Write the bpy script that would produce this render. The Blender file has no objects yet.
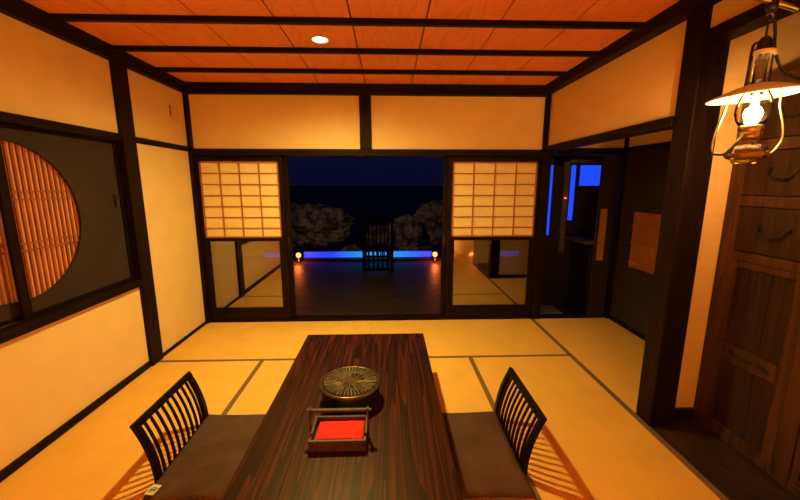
import bpy, bmesh, math, random
from mathutils import Vector, Matrix, noise
random.seed(7)
S = bpy.context.scene
COL = S.collection
PI = math.pi

# ------------------------------------------------------------------ helpers
def box(bm, x0, x1, y0, y1, z0, z1, M=None):
    v = []
    for z in (z0, z1):
        for (x, y) in ((x0, y0), (x1, y0), (x1, y1), (x0, y1)):
            p = Vector((x, y, z))
            if M: p = M @ p
            v.append(bm.verts.new(p))
    for f in ((3, 2, 1, 0), (4, 5, 6, 7), (0, 1, 5, 4), (1, 2, 6, 5), (2, 3, 7, 6), (3, 0, 4, 7)):
        bm.faces.new([v[i] for i in f])
    return v

def B(*boxes):
    bm = bmesh.new()
    for b in boxes: box(bm, *b)
    return bm

def lathe(bm, prof, n=48, c=(0, 0, 0), cap=False, smooth=True):
    rings = []
    for r, z in prof:
        if r < 1e-6:
            rings.append([bm.verts.new((c[0], c[1], c[2] + z))])
        else:
            rings.append([bm.verts.new((c[0] + r * math.cos(2 * PI * i / n), c[1] + r * math.sin(2 * PI * i / n), c[2] + z)) for i in range(n)])
    for a, b in zip(rings, rings[1:]):
        for i in range(n):
            j = (i + 1) % n
            if len(a) == 1 and len(b) == 1: continue
            if len(a) == 1: f = bm.faces.new((a[0], b[j], b[i]))
            elif len(b) == 1: f = bm.faces.new((a[i], a[j], b[0]))
            else: f = bm.faces.new((a[i], a[j], b[j], b[i]))
            f.smooth = smooth
    bmesh.ops.recalc_face_normals(bm, faces=bm.faces)
    return bm

def tube(bm, pts, r, n=8):
    pts = [Vector(p) for p in pts]
    rings = []
    prev = None
    for i, p in enumerate(pts):
        t = (pts[min(i + 1, len(pts) - 1)] - pts[max(i - 1, 0)]).normalized()
        if prev is None:
            a = t.orthogonal().normalized()
        else:
            a = (prev - t * prev.dot(t)).normalized()
        prev = a
        b = t.cross(a)
        rr = r[i] if isinstance(r, (list, tuple)) else r
        rings.append([bm.verts.new(p + (a * math.cos(2 * PI * k / n) + b * math.sin(2 * PI * k / n)) * rr) for k in range(n)])
    for A, Bq in zip(rings, rings[1:]):
        for k in range(n):
            f = bm.faces.new((A[k], A[(k + 1) % n], Bq[(k + 1) % n], Bq[k])); f.smooth = True
    bm.faces.new(rings[0][::-1]); bm.faces.new(rings[-1])
    return bm

def smooth_path(pts, sub=6):
    pts = [Vector(p) for p in pts]
    out = []
    for i in range(len(pts) - 1):
        p0 = pts[max(i - 1, 0)]; p1 = pts[i]; p2 = pts[i + 1]; p3 = pts[min(i + 2, len(pts) - 1)]
        for s in range(sub):
            t = s / sub
            out.append(0.5 * ((2 * p1) + (p2 - p0) * t + (2 * p0 - 5 * p1 + 4 * p2 - p3) * t * t + (3 * p1 - p0 - 3 * p2 + p3) * t ** 3))
    out.append(pts[-1])
    return out

def prism(bm, outline, axis, a, b):
    """outline of 2D points extruded along axis (0,1,2) from a to b"""
    def mk(u, v, w):
        if axis == 0: return (w, u, v)
        if axis == 1: return (u, w, v)
        return (u, v, w)
    A = [bm.verts.new(mk(u, v, a)) for u, v in outline]
    C = [bm.verts.new(mk(u, v, b)) for u, v in outline]
    n = len(outline)
    bm.faces.new(A[::-1]); bm.faces.new(C)
    for i in range(n):
        bm.faces.new((A[i], A[(i + 1) % n], C[(i + 1) % n], C[i]))
    bmesh.ops.recalc_face_normals(bm, faces=bm.faces)
    return bm

def world_loc(o):
    l = Vector(o.location)
    while o.parent:
        o = o.parent; l += Vector(o.location)
    return l

def obj(name, bm, mat, parent=None, bevel=0.0, label=None, subsurf=0, loc=None):
    """links bm (written in world coordinates) as one mesh object"""
    bmesh.ops.recalc_face_normals(bm, faces=bm.faces)
    if parent is not None:
        off = world_loc(parent)
        bmesh.ops.translate(bm, verts=bm.verts, vec=-off)
    elif loc is not None:
        bmesh.ops.translate(bm, verts=bm.verts, vec=-Vector(loc))
    me = bpy.data.meshes.new(name)
    bm.to_mesh(me); bm.free()
    me.materials.append(mat)
    o = bpy.data.objects.new(name, me)
    COL.objects.link(o)
    if parent is not None: o.parent = parent
    elif loc is not None: o.location = loc
    if bevel:
        m = o.modifiers.new('bevel', 'BEVEL'); m.width = bevel; m.segments = 2; m.limit_method = 'ANGLE'
        m.angle_limit = math.radians(50)
    if subsurf:
        m = o.modifiers.new('sub', 'SUBSURF'); m.levels = subsurf; m.render_levels = subsurf
    if label: o['label'] = label
    return o

def tag(o, label, cat, group=None):
    o['label'] = label; o['category'] = cat
    if group: o['group'] = group
    return o

def thing(name, loc, label, cat, group=None, rz=0):
    o = bpy.data.objects.new(name, None); COL.objects.link(o)
    o.location = loc; o.rotation_euler = (0, 0, rz); o.empty_display_size = .1
    return tag(o, label, cat, group)

def struct(name, bm, mat, bevel=0.0, label=None):
    o = obj(name, bm, mat, None, bevel)
    o['kind'] = 'structure'
    if label: o['label'] = label
    return o

# ------------------------------------------------------------------ materials
def new_mat(name):
    m = bpy.data.materials.new(name); m.use_nodes = True
    nt = m.node_tree
    return m, nt, nt.nodes['Principled BSDF']

def noise_ramp(nt, cols, scale, stretch=(1, 1, 1), detail=4, dist=0.0, rough=.55, coord='Object'):
    tc = nt.nodes.new('ShaderNodeTexCoord'); mp = nt.nodes.new('ShaderNodeMapping')
    mp.inputs['Scale'].default_value = stretch
    no = nt.nodes.new('ShaderNodeTexNoise'); no.inputs['Scale'].default_value = scale
    no.inputs['Detail'].default_value = detail; no.inputs['Roughness'].default_value = rough
    no.inputs['Distortion'].default_value = dist
    rp = nt.nodes.new('ShaderNodeValToRGB')
    rp.color_ramp.elements[0].position = cols[0][0]; rp.color_ramp.elements[0].color = (*cols[0][1], 1)
    rp.color_ramp.elements[1].position = cols[-1][0]; rp.color_ramp.elements[1].color = (*cols[-1][1], 1)
    for p, c in cols[1:-1]:
        e = rp.color_ramp.elements.new(p); e.color = (*c, 1)
    nt.links.new(tc.outputs[coord], mp.inputs['Vector']); nt.links.new(mp.outputs[0], no.inputs['Vector'])
    nt.links.new(no.outputs['Fac'], rp.inputs[0])
    return no, rp, mp

def add_bump(nt, src, p, strength, dist=.002):
    b = nt.nodes.new('ShaderNodeBump'); b.inputs['Strength'].default_value = strength; b.inputs['Distance'].default_value = dist
    nt.links.new(src, b.inputs['Height']); nt.links.new(b.outputs[0], p.inputs['Normal'])

def surf(name, c0, c1, scale=6, stretch=(1, 1, 1), rough=.6, bump=.1, metal=0, spec=.5, detail=4, dist=0, lo=.35, hi=.65, bd=.002, tint=None):
    m, nt, p = new_mat(name)
    no, rp, mp = noise_ramp(nt, [(lo, c0), (hi, c1)], scale, stretch, detail, dist)
    nt.links.new(rp.outputs[0], p.inputs['Base Color'])
    p.inputs['Roughness'].default_value = rough; p.inputs['Metallic'].default_value = metal
    p.inputs['Specular IOR Level'].default_value = spec
    if tint: p.inputs['Specular Tint'].default_value = (*tint, 1)
    if bump: add_bump(nt, no.outputs['Fac'], p, bump, bd)
    return m

def grain(name, cols, stretch, ring=6.0, rough=.4, bump=.15, spec=.5, dist=3.0, scale=1.6, fine=(60, 3, 60), coat=0.0):
    """cathedral wood grain: noise contours plus a fine streak"""
    m, nt, p = new_mat(name)
    tc = nt.nodes.new('ShaderNodeTexCoord'); mp = nt.nodes.new('ShaderNodeMapping'); mp.inputs['Scale'].default_value = stretch
    nt.links.new(tc.outputs['Object'], mp.inputs[0])
    n1 = nt.nodes.new('ShaderNodeTexNoise'); n1.inputs['Scale'].default_value = scale; n1.inputs['Detail'].default_value = 1.5
    n1.inputs['Roughness'].default_value = .4
    nt.links.new(mp.outputs[0], n1.inputs['Vector'])
    mu = nt.nodes.new('ShaderNodeMath'); mu.operation = 'MULTIPLY'; mu.inputs[1].default_value = ring
    nt.links.new(n1.outputs['Fac'], mu.inputs[0])
    fr = nt.nodes.new('ShaderNodeMath'); fr.operation = 'FRACT'; nt.links.new(mu.outputs[0], fr.inputs[0])
    m2 = nt.nodes.new('ShaderNodeMapping'); m2.inputs['Scale'].default_value = fine
    nt.links.new(tc.outputs['Object'], m2.inputs[0])
    n2 = nt.nodes.new('ShaderNodeTexNoise'); n2.inputs['Scale'].default_value = 1; n2.inputs['Detail'].default_value = 3
    nt.links.new(m2.outputs[0], n2.inputs['Vector'])
    mx = nt.nodes.new('ShaderNodeMath'); mx.operation = 'MULTIPLY_ADD'; mx.inputs[1].default_value = .55
    nt.links.new(fr.outputs[0], mx.inputs[0])
    h = nt.nodes.new('ShaderNodeMath'); h.operation = 'MULTIPLY'; h.inputs[1].default_value = .5
    nt.links.new(n2.outputs['Fac'], h.inputs[0]); nt.links.new(h.outputs[0], mx.inputs[2])
    rp = nt.nodes.new('ShaderNodeValToRGB')
    e = rp.color_ramp.elements
    e[0].position = cols[0][0]; e[0].color = (*cols[0][1], 1); e[1].position = cols[-1][0]; e[1].color = (*cols[-1][1], 1)
    for q, c in cols[1:-1]:
        k = e.new(q); k.color = (*c, 1)
    nt.links.new(mx.outputs[0], rp.inputs[0]); nt.links.new(rp.outputs[0], p.inputs['Base Color'])
    p.inputs['Roughness'].default_value = rough; p.inputs['Specular IOR Level'].default_value = spec
    p.inputs['Specular Tint'].default_value = (1, .62, .42, 1); p.inputs['Coat Weight'].default_value = coat; p.inputs['Coat Roughness'].default_value = .25
    add_bump(nt, mx.outputs[0], p, bump)
    return m

def emit(name, col, strength):
    m, nt, p = new_mat(name)
    p.inputs['Base Color'].default_value = (*col, 1)
    p.inputs['Emission Color'].default_value = (*col, 1); p.inputs['Emission Strength'].default_value = strength
    return m

def clear(name, tint, refl, rough=.02, blend=.25):
    m, nt, p = new_mat(name)
    out = nt.nodes['Material Output']
    tr = nt.nodes.new('ShaderNodeBsdfTransparent'); tr.inputs[0].default_value = (*tint, 1)
    gl = nt.nodes.new('ShaderNodeBsdfGlossy'); gl.inputs['Roughness'].default_value = rough
    lw = nt.nodes.new('ShaderNodeLayerWeight'); lw.inputs[0].default_value = blend
    ad = nt.nodes.new('ShaderNodeMath'); ad.operation = 'ADD'; ad.inputs[1].default_value = refl; ad.use_clamp = True
    mx = nt.nodes.new('ShaderNodeMixShader')
    nt.links.new(lw.outputs['Fresnel'], ad.inputs[0]); nt.links.new(ad.outputs[0], mx.inputs[0])
    nt.links.new(tr.outputs[0], mx.inputs[1]); nt.links.new(gl.outputs[0], mx.inputs[2])
    nt.links.new(mx.outputs[0], out.inputs['Surface'])
    return m

M = {}
M['post'] = surf('dark stained post wood', (.0055, .0026, .0016), (.014, .0062, .0036), 3, (14, 14, 1.2), .5, .25, spec=.14, tint=(1, .6, .4))
M['beam'] = surf('dark stained beam wood', (.0055, .0026, .0016), (.013, .006, .0035), 3, (9, 1.2, 9), .55, .25, spec=.14, tint=(1, .6, .4))
M['beamx'] = surf('dark stained cross beam wood', (.0055, .0026, .0016), (.013, .006, .0035), 3, (1.2, 9, 9), .55, .25, spec=.14, tint=(1, .6, .4))
M['plaster'] = surf('cream plaster', (.83, .545, .25), (.87, .575, .27), 5, (1, 1, 1), .9, .12, spec=.2, detail=8)
M['plaster2'] = surf('cream paper wall', (.82, .53, .24), (.87, .56, .26), 4, (1, 1, 9), .85, .3, spec=.2, detail=5)
M['ceil'] = grain('reddish cedar ceiling board', [(.0, (.80, .25, .12)), (.6, (.86, .28, .14)), (1.0, (.62, .18, .08))], (4.2, .55, 1), 9, .6, .1, .3, fine=(70, 2.5, 70))
M['table'] = grain('dark lacquered table wood', [(.2, (.007, .0016, .0009)), (.55, (.030, .0058, .0026)), (.95, (.105, .019, .0065))], (15, .5, 1), 5, .42, .12, .2, fine=(160, 3, 160), coat=0)
M['border'] = surf('brown tatami border cloth', (.15, .075, .03), (.21, .105, .045), 60, (1, 1, 1), .9, .2)
M['dark_cloth'] = surf('dark brown woven screen cloth', (.022, .0075, .0052), (.036, .0125, .0088), 3, (1, 1, 1), .85, .1, detail=8)
M['paper'] = surf('white shoji paper', (.84, .60, .30), (.88, .64, .33), 12, (1, 1, 1), .8, .05, spec=.2, detail=8)
M['muntin'] = surf('light cedar lattice bar', (.34, .11, .03), (.42, .14, .042), 8, (1, 1, 1), .6, .1)
M['slat_wood'] = surf('brown window slat wood', (.26, .060, .018), (.34, .082, .026), 8, (1, 1, 1), .6, .1)
M['slat_paper'] = surf('amber window paper', (.78, .32, .13), (.84, .36, .15), 5, (1, 1, 1), .8, .05)
M['door_glass'] = clear('reflecting door glass', (.60, .58, .54), .34, .02)
M['chair'] = surf('black lacquered chair wood', (.004, .002, .0013), (.010, .0045, .0026), 4, (8, 8, 2), .45, .15, spec=.12, tint=(1, .6, .4))
M['cushion'] = surf('charcoal brown cushion cloth', (.075, .035, .023), (.105, .050, .033), 6, (1, 1, 1), .95, .9, spec=.15, detail=6, bd=.035)
M['tag_cloth'] = surf('pale woven cloth tag', (.62, .52, .38), (.72, .62, .45), 30, (1, 1, 1), .9, .1)
M['ink'] = surf('dark tag thread', (.03, .02, .012), (.05, .03, .02), 30)
M['iron'] = surf('black cast iron', (.010, .007, .005), (.024, .016, .010), 20, (1, 1, 1), .42, .4, metal=.5)
M['ridge'] = surf('worn bronze ridge', (.11, .062, .030), (.22, .13, .062), 26, (1, 1, 1), .4, .4, metal=.4)
M['lid_iron'] = surf('dark cast lid', (.008, .005, .003), (.018, .011, .006), 26, (1, 1, 1), .42, .5, metal=.55)
M['lid_rim'] = surf('worn bronze rim', (.10, .055, .022), (.20, .11, .045), 12, (1, 1, 1), .28, .1, metal=.8)
M['tray_wood'] = surf('brown tray wood', (.050, .020, .009), (.11, .045, .019), 5, (12, 2, 12), .38, .2)
M['red_cloth'] = surf('bright red felt', (.80, .022, .012), (.90, .032, .016), 40, (1, 1, 1), .8, .2, spec=.2)
M['cabinet'] = grain('cabinet wood lightened for lamplight', [(.1, (.022, .009, .005)), (.5, (.050, .020, .010)), (.9, (.095, .038, .018))], (9, 9, .5), 5, .5, .35, .4, fine=(70, 70, 2.5))  # frame wood lightened against the panels, lamplight put into the colour
M['cabinet_panel'] = grain('old cabinet panel wood', [(.1, (.012, .005, .003)), (.5, (.026, .011, .006)), (.9, (.044, .019, .0095))], (10, 10, .45), 6, .5, .35, .4, fine=(80, 80, 2.5))
M['recess_shade'] = surf('black recess shade', (.004, .0025, .002), (.008, .005, .003), 10)  # flat black painted in for the shade inside carved recesses
M['handle'] = surf('aged iron handle', (.02, .014, .009), (.06, .042, .026), 30, (1, 1, 1), .4, .2, metal=.8)
M['boards'] = grain('dark corridor floor board', [(.1, (.018, .008, .0035)), (.5, (.032, .014, .006)), (.9, (.05, .022, .010))], (3, .5, 1), 8, .35, .15, .5, fine=(60, 2, 60))
M['deck'] = grain('weathered dark deck board', [(.1, (.026, .014, .004)), (.5, (.042, .022, .006)), (.9, (.060, .032, .009))], (.5, 4, 1), 6, .45, .5, .14, fine=(2, 60, 60))
M['panel_wood'] = surf('dark brown door board', (.016, .0078, .0045), (.028, .014, .008), 3, (8, 8, 1), .55, .2)
M['enamel'] = surf('white enamel', (.82, .74, .60), (.90, .82, .68), 8, (1, 1, 1), .25, .05)
M['brass'] = surf('old brass', (.30, .17, .06), (.45, .27, .10), 14, (1, 1, 1), .28, .1, metal=1)
M['wire_steel'] = surf('pale steel wire', (.55, .45, .30), (.68, .56, .38), 14, (1, 1, 1), .3, .05, metal=1)
M['black_metal'] = surf('black painted metal', (.006, .004, .003), (.012, .008, .005), 14, (1, 1, 1), .4, .1)
M['lamp_glass'] = clear('clear lamp glass', (.99, .97, .93), .02, .03, .12)
M['font_glass'] = clear('thick lamp oil glass', (.96, .88, .70), .12, .05)
M['bulb'] = emit('glowing lamp bulb', (1, .60, .20), 820)
M['globe'] = None
M['light_lens'] = emit('glowing downlight lens', (1, .72, .36), 14)
M['white_trim'] = surf('warm white trim ring', (.75, .6, .4), (.8, .65, .45), 14)
M['plate'] = surf('cream plastic plate', (.78, .46, .18), (.80, .48, .20), 10)
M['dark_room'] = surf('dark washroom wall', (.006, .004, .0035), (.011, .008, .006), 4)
M['grey_post'] = surf('grey brown window frame', (.12, .085, .07), (.15, .11, .09), 5)
M['stone'] = surf('dark rough rock', (.03, .022, .012), (.28, .20, .115), 3.2, (1, 1, 1), .9, 1, detail=12, lo=.40, hi=.60, bd=.2)
M['sea'] = surf('night sea water', (.001, .0015, .004), (.002, .0025, .007), .1, (1, 1, 1), .7, .2, spec=.1)
M['blue_pane'] = emit('blue lit window pane', (.012, .065, 1), .9)
M['flame'] = emit('orange lantern light', (1, .22, .03), 4)
M['red_led'] = emit('red indicator', (1, .10, .03), 5)
M['grey_tile'] = surf('pale grey washroom step', (.30, .27, .26), (.36, .33, .31), 5)
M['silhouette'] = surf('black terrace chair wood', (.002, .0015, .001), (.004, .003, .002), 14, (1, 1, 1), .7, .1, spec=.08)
M['blue_strip'] = None

def tatami_mat():
    m, nt, p = new_mat('straw tatami weave')
    tc = nt.nodes.new('ShaderNodeTexCoord')
    no = nt.nodes.new('ShaderNodeTexNoise'); no.inputs['Scale'].default_value = 5; no.inputs['Detail'].default_value = 6
    nt.links.new(tc.outputs['Object'], no.inputs['Vector'])
    wv = nt.nodes.new('ShaderNodeTexWave'); wv.bands_direction = 'Y'; wv.inputs['Scale'].default_value = 26; wv.inputs['Distortion'].default_value = .6
    wv2 = nt.nodes.new('ShaderNodeTexWave'); wv2.bands_direction = 'X'; wv2.inputs['Scale'].default_value = 14; wv2.inputs['Distortion'].default_value = .6
    nt.links.new(tc.outputs['Object'], wv.inputs['Vector']); nt.links.new(tc.outputs['Object'], wv2.inputs['Vector'])
    a = nt.nodes.new('ShaderNodeMath'); a.operation = 'MULTIPLY'; nt.links.new(wv.outputs['Fac'], a.inputs[0]); nt.links.new(wv2.outputs['Fac'], a.inputs[1])
    b = nt.nodes.new('ShaderNodeMath'); b.operation = 'MULTIPLY_ADD'; b.inputs[1].default_value = .45
    nt.links.new(a.outputs[0], b.inputs[0]); nt.links.new(no.outputs['Fac'], b.inputs[2])
    rp = nt.nodes.new('ShaderNodeValToRGB'); rp.color_ramp.elements[0].position = .3; rp.color_ramp.elements[0].color = (.76, .38, .07, 1)
    rp.color_ramp.elements[1].position = .85; rp.color_ramp.elements[1].color = (.87, .45, .09, 1)
    nt.links.new(b.outputs[0], rp.inputs[0]); nt.links.new(rp.outputs[0], p.inputs['Base Color'])
    p.inputs['Roughness'].default_value = .75; p.inputs['Specular IOR Level'].default_value = .3
    add_bump(nt, a.outputs[0], p, .25, .001)
    return m
M['tatami'] = tatami_mat()

def strip_mat():
    m, nt, p = new_mat('blue lit bath edge')
    tc = nt.nodes.new('ShaderNodeNewGeometry'); sp = nt.nodes.new('ShaderNodeSeparateXYZ')
    nt.links.new(tc.outputs['Position'], sp.inputs[0])
    ad = nt.nodes.new('ShaderNodeMath'); ad.operation = 'ADD'; ad.inputs[1].default_value = .2
    nt.links.new(sp.outputs['X'], ad.inputs[0])
    mr = nt.nodes.new('ShaderNodeMath'); mr.operation = 'ABSOLUTE'
    nt.links.new(ad.outputs[0], mr.inputs[0])
    rp = nt.nodes.new('ShaderNodeValToRGB')
    rp.color_ramp.elements[0].position = .25; rp.color_ramp.elements[0].color = (.015, .30, 1, 1)
    rp.color_ramp.elements[1].position = 1; rp.color_ramp.elements[1].color = (.012, .05, .9, 1)
    nt.links.new(mr.outputs[0], rp.inputs[0]); nt.links.new(rp.outputs[0], p.inputs['Emission Color'])
    p.inputs['Emission Strength'].default_value = 1.0; p.inputs['Base Color'].default_value = (.02, .05, .2, 1)
    return m
M['blue_strip'] = strip_mat()

# ------------------------------------------------------------------ room shell
XL, XR, YB, YF, ZC = -2.0, 1.62, 3.83, -1.6, 2.47
XO = 2.5                                             # outer right wall
PL = M['plaster']

# floor: tatami mats are children of the floor slab
fl = struct('floor', B((-2.1, 2.6, -1.7, 3.85, -.09, -.03)), M['panel_wood'])
def mat_(x0, x1, y0, y1, along):
    t = obj('tatami_mat', B((x0 + .0006, x1 - .0006, y0 + .0006, y1 - .0006, -.03, 0)), M['tatami'], fl, .002)
    w = .027
    if along == 'x0': bs = ()
    elif along == 'x': bs = ((x0 + .001, x1 - .001, y0 + .001, y0 + w, -.02, .0015), (x0 + .001, x1 - .001, y1 - w, y1 - .001, -.02, .0015))
    else: bs = ((x0 + .001, x0 + w, y0 + .001, y1 - .001, -.02, .0015), (x1 - w, x1 - .001, y0 + .001, y1 - .001, -.02, .0015))
    for b in bs: obj('cloth_border', B(b), M['border'], t)
YM = 2.945
w_ = (XR - XL) / 4
mat_(XL, -.19, YM, YB, 'x0'); mat_(-.19, XR, YM, YB, 'x0')
# thin cloth borders along the joint in front of the far mats
for (a, b) in ((XL, -.19), (-.19, XR)):
    obj('cloth_border', B((a + .001, b - .001, YM - .012, YM + .016, -.02, .0017)), M['border'], fl)
for k in range(4):
    x0 = XL + k * w_; x1 = x0 + w_
    obj('tatami_mat', B((x0 + .0006, x1 - .0006, 1.14, YM - .013, -.03, 0)), M['tatami'], fl, .002)
    obj('tatami_mat', B((x0 + .0006, x1 - .0006, -.68, 1.1388, -.03, 0)), M['tatami'], fl, .002)
    if k:
        obj('cloth_border', B((x0 - .018, x0 + .018, -.68, YM - .014, -.02, .0016)), M['border'], fl)
obj('tatami_mat', B((XL, -.19, -1.6, -.682, -.03, 0)), M['tatami'], fl, .002)
obj('tatami_mat', B((-.189, XR, -1.6, -.682, -.03, 0)), M['tatami'], fl, .002)
obj('cloth_border', B((XR - .022, XR + .016, .982, YB - .002, -.025, .0018)), M['border'], fl)
obj('tatami_mat', B((XR + .017, XO, 2.09, YB, -.03, 0)), M['tatami'], fl, .002)
# boarded strip in front of the cabinet
for k in range(6):
    x0 = XR + .017 + k * .146
    obj('floor_board', B((x0 + .0015, min(x0 + .1445, 2.498), .982, 2.069, -.03, -.004)), M['boards'], fl, .003)

# ceiling boards + battens
ce = struct('ceiling', B((-2.1, 2.6, -1.7, 3.95, ZC + .02, ZC + .09)), M['panel_wood'])
xs = [-2.05 + .0, -1.57, -1.12, -.67, -.215, .235, .685, 1.135, 1.66]
obj('ceiling_board', B((1.663, 2.56, -1.65, 3.9, ZC, ZC + .018)), M['panel_wood'], ce, 0, 'ceiling board darkened to cut bounce over the right side strip')  # dark wood chosen here to cut bounce light in the recess
for a, b in zip(xs, xs[1:]):
    sx = random.uniform(-3, 3)
    o = obj('ceiling_board', B((a + .005, b - .005, -1.65, 3.9, ZC, ZC + .018)), M['ceil'], ce)
    # individual boards: shift the texture space by moving the origin
    d = Vector((0, sx * 2, 0))
    for v in o.data.vertices: v.co -= d
    o.location = d
for k in range(11):
    y = 3.338 - .4885 * k
    obj('ceiling_batten', B((XL + .05, XR - .02, y, y + .034, ZC - .032, ZC + .001)), M['beamx'], ce, .002)

# walls -------------------------------------------------------------
t = .1
# left wall: lower plaster, upper plaster, bays; the round-window opening is y 1.10..2.86, z .75..1.815
struct('wall_left', B((XL - t, XL, YF, 2.86, 0, .70), (XL - t, XL, YF, .98, .70, 1.815), (XL - t, XL, YF, 2.86, 1.87, ZC),
                      (XL - t, XL, 3.0, YB, 0, 1.82), (XL - t, XL, 3.0, YB, 1.87, ZC), (XL - t - .02, XL - t + .01, .98, 2.86, .70, 1.87)), PL)
# back wall: upper plaster panels and the panel over the side opening
struct('wall_back', B((XL, -.285, YB + .02, YB + .1, 1.85, ZC), (-.165, XR, YB + .02, YB + .1, 1.85, ZC), (XR + .1, XO, YB + .02, YB + .1, 1.87, ZC)), PL)
# right: upper panels on both sides of the big post and the outer wall
struct('wall_right', B((XR + .04, XR + .08, 2.11, YB, 1.88, ZC), (XR + .04, XR + .08, YF, 1.98, 2.27, ZC)), M['plaster2'])
struct('wall_right_outer', B((XO, XO + .1, YF, 2.07, 0, ZC), (XO, XO + .1, 2.07, YB, 1.87, ZC)), PL)
struct('wall_light_block', B((XR, XR + .09, YF, .98, 0, 2.211), (XR + .09, XO, .93, .98, 0, ZC)), PL)  # unseen wall added to keep room light out of the cabinet recess
struct('wall_side_return', B((1.782, XO, 2.072, 2.112, .065, ZC)), M['plaster2'])
struct('wall_front', B((-2.1, 2.6, YF - .1, YF, 0, ZC)), PL)
# boarded wall of the side alcove, with an opening for the lattice window
struct('wall_alcove', B((XO, XO + .1, 2.112, 3.20, 0, 1.82), (XO, XO + .1, 3.62, YB + .1, 0, 1.82), (XO, XO + .1, 3.20, 3.62, 0, .65), (XO, XO + .1, 3.20, 3.62, 1.225, 1.82), (XO + .06, XO + .1, 3.20, 3.62, .65, 1.225)), M['panel_wood'])

# timber frame -------------------------------------------------------------
n_trim = [0]
def trim(bm, mat='post', bev=.004, label=None):
    n_trim[0] += 1
    return struct('trim_%d' % n_trim[0], bm, M[mat], bev, label)
trim(B((XL - .03, XL + .05, YF, 3.80, 2.372, ZC)), 'beam', label='dark crown beam along the left wall')
trim(B((XL, XR, YB - .045, YB + .02, 2.370, ZC)), 'beamx', label='dark crown beam over the back wall')
trim(B((XR - .05, XR + .04, YF, 3.80, 2.392, ZC)), 'beam', label='dark crown beam along the right side')
trim(B((XL - .05, XL + .03, 2.86, 3.005, 0, 2.40)), label='dark wall post on the left wall beside the round window')
trim(B((XL - .05, XL + .03, .86, .98, 0, 2.40)))
trim(B((XL - .03, XL + .022, .98, 2.86, 1.815, 1.868)), 'beam')
trim(B((XL - .03, XL + .012, 3.005, 3.80, 1.82, 1.866)), 'beam')
trim(B((XL - .03, XL + .012, YF, .86, 1.815, 1.868)), 'beam')
trim(B((XL - .04, XL + .034, .98, 2.86, .70, .752)), 'beam', label='dark sill below the round window')
trim(B((XL - .02, XL + .035, YB - .03, YB + .05, 0, 2.375)), label='dark corner post between left and back wall')
trim(B((XL + .036, XR, YB - .022, YB + .12, 1.782, 1.85)), 'beamx', label='dark lintel over the sliding doors')
trim(B((-.283, -.167, YB - .015, YB + .05, 1.851, 2.369)), label='short dark stud over the sliding doors')
trim(B((XR - .012, XR + .085, YB - .02, YB + .11, 0, 1.86)), label='dark corner post right of the sliding doors')
trim(B((XR - .012, XR + .035, YB - .02, YB + .04, 1.86, 2.39)))
trim(B((XR, XR + .085, 2.112, YB - .022, 1.822, 1.882)), 'beam', label='dark lintel of the side alcove')
trim(B((1.632, 1.782, 1.978, 2.110, -.004, ZC)), 'post', .006, label='thick dark square post at the right')
trim(B((XR, XR + .115, YF, 1.977, 2.212, 2.27)), 'beam', label='high dark lintel right of the room')
trim(B((1.70 + .022, XO, YB - .01, YB + .09, 1.80, 1.868)), 'beamx')
trim(B((XO - .02, XO, 2.113, YB - .012, 1.82, 1.87)), 'beam')
trim(B((XO - .04, XO + .01, YB - .03, YB - .011, 0, 1.80), (XO - .04, XO + .01, YB - .03, YB - .011, 1.87, 2.46)), 'post')
trim(B((XL, XR + .1, YB - .001, YB + .145, -.05, .018)), 'beamx', label='dark door sill')
trim(B((1.783, 1.975, 2.045, 2.071, -.004, .068)), 'beamx')
struct('baseboard_left', B((XL, XL + .016, .98, 2.858, 0, .052), (XL, XL + .016, 3.007, YB - .032, 0, .03), (XL, XL + .016, YF, .858, 0, .052)), M['beam'], .002)
struct('baseboard_alcove', B((XO - .015, XO, 2.113, YB - .032, 0, .04)), M['beam'], .002)

# wall plate high on the left wall
v = thing('wall_plate', (XL, 3.60, 2.07), 'small cream plate with a black slot high on the left wall near the corner', 'wall plate')
obj('plate', B((XL + .0005, XL + .006, 3.545, 3.69, 2.08, 2.215)), M['plate'], v, .002)
obj('slot', B((XL + .0055, XL + .009, 3.55, 3.562, 2.115, 2.212)), M['black_metal'], v)

# ------------------------------------------------------------------ round moon window in two sliding panels
def circ_panel(x0, x1, y0, y1, z0, z1, cy, cz, r, side):
    """a panel with a half round cut-out: side=+1 keeps y>cy"""
    bm = bmesh.new()
    n = 28
    arc = [(cy + side * r * math.cos(a), cz + r * math.sin(a)) for a in [(-PI / 2 + PI * i / n) for i in range(n + 1)]]
    # ring of quads from arc to the outer rectangle
    yo = y1 if side > 0 else y0
    outer = []
    for (ay, az) in arc:
        dy, dz = ay - cy, az - cz
        s = 1e9
        if abs(dy) > 1e-6: s = min(s, abs((yo - cy) / dy))
        if dz > 1e-6: s = min(s, (z1 - cz) / dz)
        if dz < -1e-6: s = min(s, (z0 - cz) / dz)
        outer.append((cy + dy * s, cz + dz * s))
    # insert corners
    A = []; O = []
    for i in range(n + 1):
        A.append(arc[i]); O.append(outer[i])
    for X, flip in ((x0, 0), (x1, 1)):
        va = [bm.verts.new((X, a[0], a[1])) for a in A]; vo = [bm.verts.new((X, a[0], a[1])) for a in O]
        if X == x0: first = (va, vo)
        for i in range(n):
            o0, o1 = O[i], O[i + 1]
            if abs(o0[0] - o1[0]) > 1e-5 and abs(o0[1] - o1[1]) > 1e-5:   # corner between
                c = bm.verts.new((X, yo, z0 if o0[1] < cz else z1))
                bm.faces.new((va[i], va[i + 1], vo[i + 1], c, vo[i]))
            else:
                bm.faces.new((va[i], va[i + 1], vo[i + 1], vo[i]))
        if X == x1:
            for i in range(n):
                bm.faces.new((first[0][i], first[0][i + 1], va[i + 1], va[i]))
    return bm

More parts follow.
